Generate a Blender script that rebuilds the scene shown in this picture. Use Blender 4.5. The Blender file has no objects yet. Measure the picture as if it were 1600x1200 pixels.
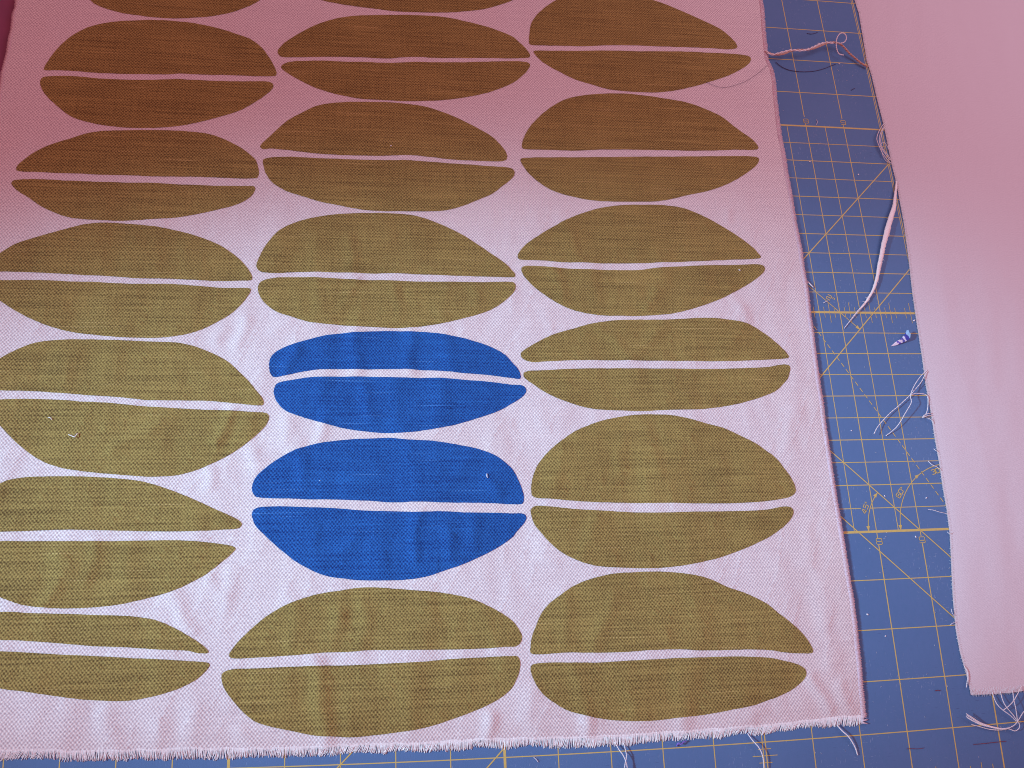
import bpy, math, random
import numpy as np
from mathutils import Vector
from mathutils.geometry import delaunay_2d_cdt
random.seed(7); RNG = np.random.RandomState(11)
IN = 0.0254                      # the mat is ruled in inches
sc = bpy.context.scene
COL = sc.collection

# ------------------------------------------------------------------ camera
CAM = (1334.93659, 0.320392025, -0.131443595, -0.0380076411, -2.08749158, -2.36921532, 16.9838788)
LENS = (1432.85716, 0.338845568, -0.110045517, -0.0417239181, -1.80868514, -2.97335171, 17.9462713, -0.0783306284)
cd = bpy.data.cameras.new('camera'); cam = bpy.data.objects.new('camera', cd); COL.objects.link(cam)
cd.sensor_width = 36.0; cd.lens = CAM[0] / 1600 * 36.0
cd.clip_start = 0.01; cd.clip_end = 50
cam.location = (CAM[4]*IN, CAM[5]*IN, CAM[6]*IN); cam.rotation_euler = CAM[1:4]
sc.camera = cam
# ------------------------------------------------------------------ world + lamps
w = bpy.data.worlds.new('World'); sc.world = w; w.use_nodes = True
bg = w.node_tree.nodes['Background']
bg.inputs[0].default_value = (1.0, 0.355, 0.385, 1); bg.inputs[1].default_value = 0.54
def aim(o, tgt):
    d = Vector(tgt) - o.location
    o.rotation_euler = d.to_track_quat('-Z', 'Y').to_euler()
# cool daylight beam that falls low across the table from the left
kd = bpy.data.lights.new('window_light', 'SPOT'); key = bpy.data.objects.new('window_light', kd); COL.objects.link(key)
key.location = (-61.9*IN, 0.46*IN, 34.9*IN); aim(key, (-1.3*IN, 1.0*IN, 0))
kd.color = (0.43, 0.81, 1.0); kd.energy = 246.0; kd.spot_size = 0.246; kd.spot_blend = 0.95; kd.shadow_soft_size = 0.05
# unseen fill lamp, added to lift the upper right side
ad = bpy.data.lights.new('right_fill_light', 'AREA'); ar = bpy.data.objects.new('right_fill_light', ad); COL.objects.link(ar)
ad.shape = 'RECTANGLE'; ad.size = 0.5; ad.size_y = 0.45; ad.energy = 1.9; ad.color = (0.70, 0.68, 0.84)
ar.location = (21*IN, 15*IN, 21*IN); aim(ar, (9*IN, 6*IN, 0))
sc.view_settings.view_transform = 'Standard'; sc.view_settings.look = 'None'
sc.view_settings.exposure = 0.0; sc.view_settings.gamma = 1.0
sc.cycles.filter_width = 1.05

# ------------------------------------------------------------------ projection helpers (units: inches)
def rotm(r):
    cx, sx = math.cos(r[0]), math.sin(r[0]); cy, sy = math.cos(r[1]), math.sin(r[1]); cz, sz = math.cos(r[2]), math.sin(r[2])
    return (np.array([[cz,-sz,0],[sz,cz,0],[0,0,1]]) @ np.array([[cy,0,sy],[0,1,0],[-sy,0,cy]]) @ np.array([[1,0,0],[0,cx,-sx],[0,sx,cx]]))
RC = rotm(CAM[1:4]); RL = rotm(LENS[1:4])
def at(px, z=0.0):
    """photo pixels (1600 wide) -> point in inches on the plane at height z (metres)"""
    px = np.atleast_2d(np.array(px, float)); z = np.asarray(z) / IN
    u = (px[:,0]-800)/CAM[0]; v = (600-px[:,1])/CAM[0]
    d = np.c_[u, v, -np.ones(len(u))] @ RC.T
    t = (z-CAM[6])/d[:,2]
    return (np.array(CAM[4:7]) + d*t[:,None])[:,:2]
def ruled(XY):
    """mat ruling (inches) -> where that mark sits on the mat as the lens shows it"""
    XY = np.atleast_2d(np.array(XY, float))
    W = np.c_[XY, np.zeros(len(XY))] - np.array(LENS[4:7]); c = W @ RL
    u = c[:,0]/-c[:,2]; v = c[:,1]/-c[:,2]; d = 1 + LENS[7]*(u*u+v*v)
    return at(np.c_[800+LENS[0]*u*d, 600-LENS[0]*v*d])
def smooth(pts, n=5, closed=True):
    P = np.array(pts, float); N = len(P); out = []
    for i in range(N if closed else N-1):
        if closed: a, b, c, d = P[i-1], P[i], P[(i+1)%N], P[(i+2)%N]
        else: a, b, c, d = P[max(i-1,0)], P[i], P[i+1], P[min(i+2,N-1)]
        # centripetal-like spline: tangents limited by the neighbouring chord
        L = np.linalg.norm(c-b)+1e-9
        m1 = (c-a)/(np.linalg.norm(c-b)+np.linalg.norm(b-a)+1e-9)*L
        m2 = (d-b)/(np.linalg.norm(d-c)+np.linalg.norm(c-b)+1e-9)*L
        for k in range(n):
            t = k/n; t2, t3 = t*t, t*t*t
            out.append((2*t3-3*t2+1)*b + (t3-2*t2+t)*m1 + (-2*t3+3*t2)*c + (t3-t2)*m2)
    if not closed: out.append(P[-1])
    return np.array(out)
# value noise, vectorised
LAT = RNG.rand(256, 256)*2-1
def vn(x, y):
    x = np.asarray(x, float)+64; y = np.asarray(y, float)+64
    i = np.floor(x).astype(int); j = np.floor(y).astype(int); fx = x-i; fy = y-j
    fx = fx*fx*fx*(fx*(fx*6-15)+10); fy = fy*fy*fy*(fy*(fy*6-15)+10)
    a = LAT[i%256, j%256]; b = LAT[(i+1)%256, j%256]; c = LAT[i%256, (j+1)%256]; d = LAT[(i+1)%256, (j+1)%256]
    return (a*(1-fx)+b*fx)*(1-fy) + (c*(1-fx)+d*fx)*fy
def sst(a, b, x):
    t = np.clip((x-a)/(b-a), 0, 1); return t*t*(3-2*t)

# ------------------------------------------------------------------ object helpers
def tag(o, label=None, cat=None, group=None, kind=None):
    if label: o['label'] = label
    if cat: o['category'] = cat
    if group: o['group'] = group
    if kind: o['kind'] = kind
    return o
def empty(name, loc, label, cat, group=None):
    o = bpy.data.objects.new(name, None); o.empty_display_size = 0.01; COL.objects.link(o)
    o.location = loc; return tag(o, label, cat, group)
def mesh(name, V, F, mat, parent=None, normals=None, flat=False):
    me = bpy.data.meshes.new(name); me.from_pydata([tuple(map(float, v)) for v in V], [], [tuple(map(int, f)) for f in F]); me.update()
    me.materials.append(mat)
    if not flat: me.polygons.foreach_set('use_smooth', [True]*len(me.polygons))
    if normals is not None: me.normals_split_custom_set_from_vertices([tuple(map(float, n)) for n in normals])
    o = bpy.data.objects.new(name, me); COL.objects.link(o)
    if parent is not None:
        o.parent = parent; o.location = -Vector(parent.location)
    return o

# ------------------------------------------------------------------ node helpers
def newmat(name):
    m = bpy.data.materials.new(name); m.use_nodes = True; nt = m.node_tree
    b = nt.nodes['Principled BSDF']; return m, nt, b
class G:
    def __init__(s, nt): s.nt = nt
    def put(s, sock, v):
        if isinstance(v, bpy.types.NodeSocket): s.nt.links.new(v, sock)
        else: sock.default_value = v
    def m(s, op, a, b=0.0, c=0.0, clamp=False):
        n = s.nt.nodes.new('ShaderNodeMath'); n.operation = op; n.use_clamp = clamp
        s.put(n.inputs[0], a); s.put(n.inputs[1], b); s.put(n.inputs[2], c); return n.outputs[0]
    def xyz(s):
        tc = s.nt.nodes.new('ShaderNodeTexCoord'); sp = s.nt.nodes.new('ShaderNodeSeparateXYZ')
        vm = s.nt.nodes.new('ShaderNodeVectorMath'); vm.operation = 'SCALE'; vm.inputs[3].default_value = 1/IN
        s.nt.links.new(tc.outputs['Object'], vm.inputs[0]); s.nt.links.new(vm.outputs[0], sp.inputs[0])
        return sp.outputs[0], sp.outputs[1], sp.outputs[2]
    def comb(s, x, y, z=0.0):
        n = s.nt.nodes.new('ShaderNodeCombineXYZ'); s.put(n.inputs[0], x); s.put(n.inputs[1], y); s.put(n.inputs[2], z); return n.outputs[0]
    def noise(s, x, y, z=0.0, detail=2.0, rough=0.5):
        n = s.nt.nodes.new('ShaderNodeTexNoise'); n.inputs['Scale'].default_value = 1.0
        n.inputs['Detail'].default_value = detail; n.inputs['Roughness'].default_value = rough
        s.nt.links.new(s.comb(x, y, z), n.inputs['Vector']); return n.outputs[0]
    def voro(s, x, y, z=0.0, out=0):
        n = s.nt.nodes.new('ShaderNodeTexVoronoi'); n.inputs['Scale'].default_value = 1.0
        s.nt.links.new(s.comb(x, y, z), n.inputs['Vector']); return n.outputs[out]
    def rng(s, v, a, b, c, d):
        n = s.nt.nodes.new('ShaderNodeMapRange'); s.put(n.inputs[0], v)
        for i, q in enumerate((a, b, c, d)): n.inputs[i+1].default_value = q
        return n.outputs[0]
    def mix(s, f, a, b, mode='MIX'):
        n = s.nt.nodes.new('ShaderNodeMix'); n.data_type = 'RGBA'; n.blend_type = mode
        s.put(n.inputs[0], f); s.put(n.inputs[6], a); s.put(n.inputs[7], b); return n.outputs[2]
    def bump(s, h, dist, strength=1.0):
        n = s.nt.nodes.new('ShaderNodeBump'); n.inputs['Strength'].default_value = strength; n.inputs['Distance'].default_value = dist
        s.put(n.inputs['Height'], h); return n.outputs[0]
def weave_mat(name, hi, lo, pu, pv, streak=0.25, light=None, bumpd=0.0001, seed=0.0, sheen=0.15, contrast=1.0, slub=0.69):
    m, nt, b = newmat(name); g = G(nt); x, y, z = g.xyz()
    wob = g.m('MULTIPLY', g.m('SUBTRACT', g.noise(g.m('MULTIPLY', x, .9), g.m('MULTIPLY', y, .9), seed, 1), .5), 2.2)
    wob2 = g.m('MULTIPLY', g.m('SUBTRACT', g.noise(g.m('MULTIPLY', x, 5), g.m('MULTIPLY', y, 5), seed+9, 1), .5), .5)
    u = g.m('ADD', g.m('ADD', g.m('DIVIDE', x, pu), wob), wob2)
    v = g.m('SUBTRACT', g.m('ADD', g.m('DIVIDE', y, pv), wob), wob2)
    s = g.m('MULTIPLY', g.m('SINE', g.m('MULTIPLY', u, math.pi)), g.m('SINE', g.m('MULTIPLY', v, math.pi)))
    f = g.m('MULTIPLY_ADD', s, .5*contrast, .5)
    # thicker and thinner yarns: long streaks along the weft, shorter ones along the warp
    n1 = g.noise(g.m('MULTIPLY', x, .5), g.m('MULTIPLY', y, 25), seed+3, 2.5, .65)
    n2 = g.noise(g.m('MULTIPLY', x, 22), g.m('MULTIPLY', y, 1.3), seed+5, 2.0, .6)
    n3 = g.noise(g.m('MULTIPLY', x, 34), g.m('MULTIPLY', y, 30), seed+7, 1.0, .5)
    n4 = g.noise(g.m('MULTIPLY', x, .8), g.m('MULTIPLY', y, .8), seed+8, 3.0, .6)
    tot = g.m('ADD', f, g.m('MULTIPLY', g.m('SUBTRACT', n1, .5), 4.2*streak))
    tot = g.m('ADD', tot, g.m('MULTIPLY', g.m('SUBTRACT', n2, .5), 1.4*streak))
    tot = g.m('ADD', tot, g.m('MULTIPLY', g.m('SUBTRACT', n3, .5), 1.5))
    tot = g.m('ADD', tot, g.m('MULTIPLY', g.m('SUBTRACT', n4, .5), 1.2*streak))
    col = g.mix(g.rng(tot, -.1, 1.1, 0, 1), lo, hi)  # lo darkens the gaps between yarns, weave shade kept in the colour
    if light is not None:
        # bare slub yarns where the ink has not taken
        sl = g.noise(g.m('MULTIPLY', x, .55), g.m('MULTIPLY', y, 26), seed+13, 1.0, .5)
        col = g.mix(g.m('MULTIPLY', g.rng(sl, slub, slub+.05, 0, .6), f), col, light)
    nt.links.new(col, b.inputs['Base Color'])
    b.inputs['Roughness'].default_value = .95; b.inputs['Specular IOR Level'].default_value = .12
    b.inputs['Sheen Weight'].default_value = sheen; b.inputs['Sheen Roughness'].default_value = .6
    fine = g.m('ADD', g.m('ADD', f, g.m('MULTIPLY', n3, .5)), g.m('MULTIPLY', n1, .5))
    nt.links.new(g.bump(fine, bumpd), b.inputs['Normal'])
    return m
PU, PV = .0335, .0385
M_CLOTH = weave_mat('natural_linen', (.84,.77,.79,1), (.40,.33,.39,1), PU, PV, .10, bumpd=.00013)
M_OLIVE = weave_mat('olive_ink_on_linen', (.395,.297,.100,1), (.088,.056,.020,1), PU, PV, .33, (.60,.46,.20,1), bumpd=.00013, sheen=.04)
M_BLUE = weave_mat('blue_ink_on_linen', (.026,.145,.48,1), (.006,.021,.14,1), PU, PV, .26, (.14,.38,.85,1), bumpd=.00013, sheen=.02)
M_PLAIN = weave_mat('plain_cream_cotton', (.70,.645,.72,1), (.53,.485,.56,1), .0165, .0175, .05, bumpd=.00004, seed=21.)
def fibre_mat(name, c1, c2, sheen=.3):
    m, nt, b = newmat(name); g = G(nt); x, y, z = g.xyz()
    n = g.noise(g.m('MULTIPLY', x, 40), g.m('MULTIPLY', y, 40), g.m('MULTIPLY', z, 40), 2)
    nt.links.new(g.mix(g.rng(n, .3, .7, 0, 1), c1, c2), b.inputs['Base Color'])
    b.inputs['Roughness'].default_value = .9; b.inputs['Specular IOR Level'].default_value = .15; b.inputs['Sheen Weight'].default_value = sheen
    return m
M_THREAD = fibre_mat('white_thread', (.92,.89,.92,1), (.76,.71,.77,1))
M_SELV = fibre_mat('frayed_edge_yarn', (.80,.64,.74,1), (.56,.40,.50,1))
M_TAN = fibre_mat('tan_yarn', (.64,.42,.36,1), (.46,.27,.22,1))
M_DARK = fibre_mat('navy_thread_and_shadow', (.045,.035,.11,1), (.07,.055,.16,1))  # also colours the two strands that stand for cast shadows
M_VIOLET = fibre_mat('violet_thread', (.16,.10,.55,1), (.30,.2,.7,1))
M_RED = fibre_mat('dark_red_thread', (.22,.03,.06,1), (.14,.02,.08,1))
M_LINT = fibre_mat('white_lint', (.88,.86,.92,1), (.75,.74,.84,1))

# mat surface: fine pebbled vinyl with cuts, scuffs and dust
m, nt, b = newmat('blue_mat_vinyl'); g = G(nt); x, y, z = g.xyz(); M_MAT = m
n1 = g.noise(g.m('MULTIPLY', x, .35), g.m('MULTIPLY', y, .35), 1.0, 3); n2 = g.noise(g.m('MULTIPLY', x, 9), g.m('MULTIPLY', y, 5), 2.0, 4, .65)
base = g.mix(g.rng(n1, .3, .7, 0, 1), (.072,.158,.345,1), (.088,.180,.375,1))
base = g.mix(g.rng(n2, .35, .75, 0, .35), base, (.10,.18,.40,1))
msk = g.rng(g.noise(g.m('MULTIPLY', x, .8), g.m('MULTIPLY', y, .7), 7.0, 2), .45, .62, 0, 1)
def flecks(sx, sy, ang, seed, thr):
    ca, sa = math.cos(ang), math.sin(ang)
    a = g.m('ADD', g.m('MULTIPLY', x, ca*sx), g.m('MULTIPLY', y, sa*sx)); c = g.m('ADD', g.m('MULTIPLY', x, -sa*sy), g.m('MULTIPLY', y, ca*sy))
    return g.rng(g.voro(a, c, seed), thr*.55, thr, 1, 0)
fl = g.m('MAXIMUM', flecks(4, 26, 1.35, 3.1, .16), g.m('MAXIMUM', flecks(22, 22, 0, 8.7, .12), flecks(3.2, 34, -.25, 5.5, .13)))
base = g.mix(g.m('MULTIPLY', g.m('MULTIPLY', fl, msk), .45), base, (.34,.42,.62,1))
dk = g.m('MULTIPLY', flecks(2.2, 30, .05, 15.5, .12), g.rng(g.noise(g.m('MULTIPLY', x, .6), g.m('MULTIPLY', y, .9), 17.0, 2), .5, .65, 0, .6))
base = g.mix(dk, base, (.035,.05,.16,1))
nt.links.new(base, b.inputs['Base Color']); b.inputs['Roughness'].default_value = .62; b.inputs['Specular IOR Level'].default_value = .25
nb = g.noise(g.m('MULTIPLY', x, 55), g.m('MULTIPLY', y, 55), 4.0, 2)
nt.links.new(g.bump(g.m('SUBTRACT', nb, g.m('MULTIPLY', fl, .5)), .00006), b.inputs['Normal'])
# yellow print, a little worn
m, nt, b = newmat('yellow_mat_print'); g = G(nt); x, y, z = g.xyz(); M_PRINT = m
n1 = g.noise(g.m('MULTIPLY', x, 14), g.m('MULTIPLY', y, 14), 1.0, 4, .7)
nt.links.new(g.mix(g.rng(n1, .35, .7, 0, 1), (.60,.47,.12,1), (.47,.38,.16,1)), b.inputs['Base Color']); b.inputs['Roughness'].default_value = .6
# plum tabletop
m, nt, b = newmat('plum_tabletop'); g = G(nt); x, y, z = g.xyz(); M_TABLE = m
n1 = g.noise(g.m('MULTIPLY', x, 2), g.m('MULTIPLY', y, 2), 1.0, 4)
nt.links.new(g.mix(g.rng(n1, .3, .7, 0, 1), (.20,.055,.13,1), (.25,.065,.15,1)), b.inputs['Base Color']); b.inputs['Roughness'].default_value = .7

# ------------------------------------------------------------------ table and cutting mat
MT = -0.0022
def slab(name, x0, x1, y0, y1, z0, z1, mat, parent=None, ch=.02):
    V = []; F = []
    rings = [(0, z0), (0, z1-ch*IN), (ch, z1)]
    for o_, z in rings:
        V += [((x0+o_)*IN, (y0+o_)*IN, z), ((x1-o_)*IN, (y0+o_)*IN, z), ((x1-o_)*IN, (y1-o_)*IN, z), ((x0+o_)*IN, (y1-o_)*IN, z)]
    for r in range(2):
        for i in range(4): j = (i+1)%4; F.append((r*4+i, r*4+j, r*4+4+j, r*4+4+i))
    F.append((3,2,1,0)); F.append((8,9,10,11))
    return mesh(name, V, F, mat, parent, flat=True)
tag(slab('table_top', -40, 45, -28, 40, -.030, MT-.0003, M_TABLE, ch=.1), kind='structure')
mat = empty('cutting_mat', (0, 5*IN, MT), 'blue self-healing cutting mat ruled with a yellow inch grid, lying under both fabrics', 'cutting mat')
slab('mat_sheet', -10.3, 18.5, -8.5, 17.5, MT, 0.0, M_MAT, mat, ch=.03)
class Ink:
    def __init__(s): s.V = []; s.F = []
    def line(s, pts, wd, z=.00004, warp=True, step=1.0):
        P = np.array(pts, float); Q = [P[0]]
        for a, c in zip(P[:-1], P[1:]):
            n = max(1, int(np.linalg.norm(c-a)/step+.999))
            for k in range(1, n+1): Q.append(a+(c-a)*k/n)
        Q = ruled(Q) if warp else np.array(Q)
        T = np.gradient(Q, axis=0); T /= np.linalg.norm(T, axis=1)[:,None]+1e-12; Nn = np.c_[-T[:,1], T[:,0]]*wd/2
        b0 = len(s.V)
        for q, n in zip(Q, Nn):
            s.V.append(((q[0]+n[0])*IN, (q[1]+n[1])*IN, z)); s.V.append(((q[0]-n[0])*IN, (q[1]-n[1])*IN, z))
        for i in range(len(Q)-1): s.F.append((b0+2*i+1, b0+2*i+3, b0+2*i+2, b0+2*i))
        return s
    def tri(s, a, d, ln, wd, z=.00008):
        a = np.array(a, float); d = np.array(d, float); d /= np.linalg.norm(d); n = np.array([-d[1], d[0]])
        Q = ruled([a, a-d*ln+n*wd/2, a-d*ln-n*wd/2]); b0 = len(s.V)
        for q in Q: s.V.append((q[0]*IN, q[1]*IN, z))
        s.F.append((b0, b0+1, b0+2))
    def done(s, name, parent, label=None):
        o = mesh(name, s.V, s.F, M_PRINT, parent, flat=True)
        if label: o['label'] = label
        return o
TH, TK = .0185, .050
I = Ink()
for X in range(-10, 17):
    wd = TK if X in (-5, 0) else TH; zz = .00004
    if X in (8, 9):
        I.line([(X,-7.5),(X,-.285)], TH*1.15, zz); I.line([(X,-.135),(X,10.075)], TH, zz); I.line([(X,10.27),(X,16)], TH, zz)
    elif X == 5: I.line([(X-.03,-7.5),(X-.03,16)], TH, zz); I.line([(X+.03,-7.5),(X+.03,16)], TH*1.2, zz)
    elif X == 10:
        I.line([(X,-7.5),(X,0)], TH*1.5, zz); I.line([(X-.02,0),(X-.02,16)], TH*.8, zz); I.line([(X+.02,0),(X+.02,16)], TH, zz)
    else: I.line([(X,-7.5),(X,16)], wd, zz)
for X in (5.5, 6.5, 7.5, 8.5): I.line([(X,0),(X,10)], TH*.85, .00004)
I.done('printed_vertical_lines', mat)
I = Ink()
for Y in range(-7, 17):
    wd = TK if Y in (-5, 0, 5, 10) else TH
    I.line([(-10.2,Y),(17,Y)], wd if Y != 10 else TK*.8, .00007)
for k in range(10):
    Y = k+.5
    if k == 0: I.line([(5,Y),(7.73,Y)], TH*.85, .00007); I.line([(7.93,Y),(10,Y)], TH*.85, .00007)
    else: I.line([(5,Y),(10,Y)], TH*.85, .00007)
I.done('printed_horizontal_lines', mat)
I = Ink()
I.line([(-6,-7),(10,9)], TH*1.25, .00010); I.line([(-3.17,-7),(13,9.17)], TH*1.25, .00010)
I.line([(6.2,2.8),(13,-4)], TH*1.15, .00010); I.line([(5.6,1.986),(12.6,-5.014)], TH*1.15, .00010)
I.line([(7,6),(8.39,4.61)], TH*.9, .00010); I.tri((8.43,4.57), (1,-1), .12, .085, .00011)
I.done('printed_diagonal_lines', mat)
I = Ink(); d60 = np.array([math.cos(math.radians(120)), math.sin(math.radians(120))]); t = 0.0
while t < 6.2:
    I.line([np.array([10,0.])+d60*t, np.array([10,0.])+d60*(t+.105)], TH*.95, .00012); t += .17
I.done('printed_dashed_line', mat, 'dashed yellow sixty degree line')
I = Ink()
for k in range(41):
    X = 5+k/8
    if k % 4 == 0: continue
    l = .25 if k % 2 == 0 else .13
    I.line([(X,5-l),(X,5+l)], TH*.62, .00010)
I.done('printed_ruler_ticks', mat); I = Ink()
for k in range(41):
    X = 5+k/8
    if k % 8 == 0: continue
    l = .30 if k % 4 == 0 else (.25 if k % 2 == 0 else .13)
    I.line([(X,-5-l),(X,-5+l)], TH*.7, .00010)
I.done('printed_ruler_ticks', mat); I = Ink()
for k in range(-40, -31):
    Y = k/8
    if k % 8 == 0: continue
    l = .30 if k % 4 == 0 else (.25 if k % 2 == 0 else .13)
    I.line([(5-l,Y),(5+l,Y)], TH*.7, .00010)
I.done('printed_ruler_ticks', mat)
def arc(c, r, a0, a1):
    return [(c[0]+r*math.cos(math.radians(a)), c[1]+r*math.sin(math.radians(a))) for a in np.linspace(a0, a1, 24)]
I = Ink(); A = arc((9,0), 1.175, 177.5, 137.5); I.line(A, TH*.9, .00012, step=.2); I.tri((7.825,0.0), (0,-1), .12, .08); I.tri((9-1.175*math.cos(math.radians(45)),1.175*math.sin(math.radians(45))), (1,1), .12, .08)
I.done('printed_angle_arc', mat, 'small arc marked 45 degrees')
I = Ink(); I.line(arc((10,0), 1.44, 177.5, 92), TH*.9, .00012, step=.2); I.tri((8.56,0.0), (0,-1), .12, .08)
p = arc((10,0), 1.44, 123, 121)[0]; I.tri(p, (.84,.54), .12, .08)
I.done('printed_angle_arc', mat, 'larger arc marked 60 and 30 degrees')
GL = {
 '8': [[(.1,0),(.9,0),(1,.1),(1,.9),(.9,1),(.1,1),(0,.9),(0,.1),(.1,0)], [(0,.5),(1,.5)]],
 '9': [[(.1,0),(.9,0),(1,.1),(1,.9),(.9,1),(.1,1),(0,.9),(0,.5),(.1,.42),(1,.42)], [(.1,0),(0,.1),(0,.16)]],
 '4': [[(.75,0),(.75,1),(.55,1),(0,.35),(0,.25),(1,.25)]],
 '5': [[(1,1),(.05,1),(.05,.55),(.9,.55),(1,.45),(1,.1),(.9,0),(.1,0),(0,.1)]],
 '6': [[(.95,.9),(.85,1),(.15,1),(0,.88),(0,.1),(.1,0),(.9,0),(1,.1),(1,.45),(.9,.55),(0,.55)]],
 '0': [[(.1,0),(.9,0),(1,.1),(1,.9),(.9,1),(.1,1),(0,.9),(0,.1),(.1,0)]],
 '3': [[(0,.9),(.1,1),(.9,1),(1,.9),(1,.6),(.88,.5),(.3,.5)], [(.88,.5),(1,.4),(1,.1),(.9,0),(.1,0),(0,.1)]],
 '2': [[(0,.9),(.1,1),(.9,1),(1,.9),(1,.58),(.9,.5),(.1,.5),(0,.42),(0,0),(1,0)]],
 '"': [[(.1,1),(.1,.65)], [(.5,1),(.5,.65)]],
 '\u00b0': [[(.05,.8),(.2,.65),(.35,.8),(.2,.95),(.05,.8)]],
}
def text(s, cx, cy, h, wch, rot, name, label, wd=.0145, gap=.035, z=.00014):
    n = len(s); tot = n*wch+(n-1)*gap; ca, sa = math.cos(math.radians(rot)), math.sin(math.radians(rot)); I = Ink()
    for i, ch in enumerate(s):
        ox = -tot/2+i*(wch+gap)
        for st in GL[ch]:
            P = [(cx+(ox+a*wch)*ca-(b_-.5)*h*sa, cy+(ox+a*wch)*sa+(b_-.5)*h*ca) for a, b_ in st]
            I.line(P, wd, z, step=1)
    return I.done(name, mat, label)
text('8', 8.022, -.21, .125, .125, 0, 'printed_numeral', 'numeral 8 under the lower heavy line')
text('9', 9.008, -.21, .125, .125, 0, 'printed_numeral', 'numeral 9 under the lower heavy line')
text('8', 8.022, 10.145, .12, .12, 0, 'printed_numeral', 'numeral 8 over the upper heavy line')
text('9', 9.008, 10.155, .12, .12, 0, 'printed_numeral', 'numeral 9 over the upper heavy line')
text('45\u00b0', 7.845, .535, .10, .085, 62, 'printed_angle_label', 'lettering 45 degrees', gap=.022, wd=.0175)
text('60\u00b0', 8.705, .84, .10, .085, 52, 'printed_angle_label', 'lettering 60 degrees', gap=.022, wd=.0175)
text('30\u00b0', 9.66, 1.28, .10, .085, 15, 'printed_angle_label', 'lettering 30 degrees', gap=.022, wd=.0175)
text('2"', 7.85, 5.335, .115, .10, -32, 'printed_measure_label', 'lettering 2 inches', gap=.03, wd=.02)

# ------------------------------------------------------------------ printed fabric
R_PX = [(1190,0),(1192.5,15),(1195,50),(1199.5,95),(1207.5,112),(1211,130),(1212.5,150),(1216,180),(1220,212),(1226,242),(1231,275),(1236,300),(1241,332),(1245,355),(1249,375),(1252.5,392),(1256,420),(1260,442),(1264,470),(1266.5,497),(1270,517),(1272.5,537),(1276,565),(1281,600),(1286,630),(1290,665),(1296,705),(1302.5,750),(1309,790),(1315,825),(1320,857),(1327,900),(1332.5,932),(1337.5,970),(1341,1005),(1345,1040),(1347.5,1075),(1351,1105),(1354,1129)]
B_PX = [(1350,1119),(1310,1122),(1275,1126),(1237,1131),(1200,1134.5),(1162,1137),(1125,1140),(1050,1145),(1000,1149.5),(950,1151.5),(875,1154.5),(800,1155.5),(725,1158),(650,1163),(550,1165),(475,1169),(400,1171),(325,1171),(250,1172.5),(200,1173.7),(100,1175),(37,1173),(0,1173)]
L_PX = [(24,0),(23,12),(19,22),(17,45),(13,60),(10,82),(4,105),(0,120)]
rw = at(R_PX, .0006); bw = at(B_PX, .0006); lw = at(L_PX, .0006)
ro = np.argsort(rw[:,1]); bo = np.argsort(bw[:,0]); lo_ = np.argsort(lw[:,1])
TOP = 16.5
def Rx(y): return np.interp(y, rw[ro,1], rw[ro,0]) + np.where(y > rw[ro[-1],1], .02*np.sin(y*3), 0)
def Lx(y): return np.interp(y, lw[lo_,1], lw[lo_,0]) + np.where(y < lw[lo_[0],1], .03*np.sin(y*2.1)-.02*(lw[lo_[0],1]-y)*0, 0)
def By(x): return np.interp(x, bw[bo,0], bw[bo,1]) + .012*vn(x*6, x*0+3)
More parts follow.
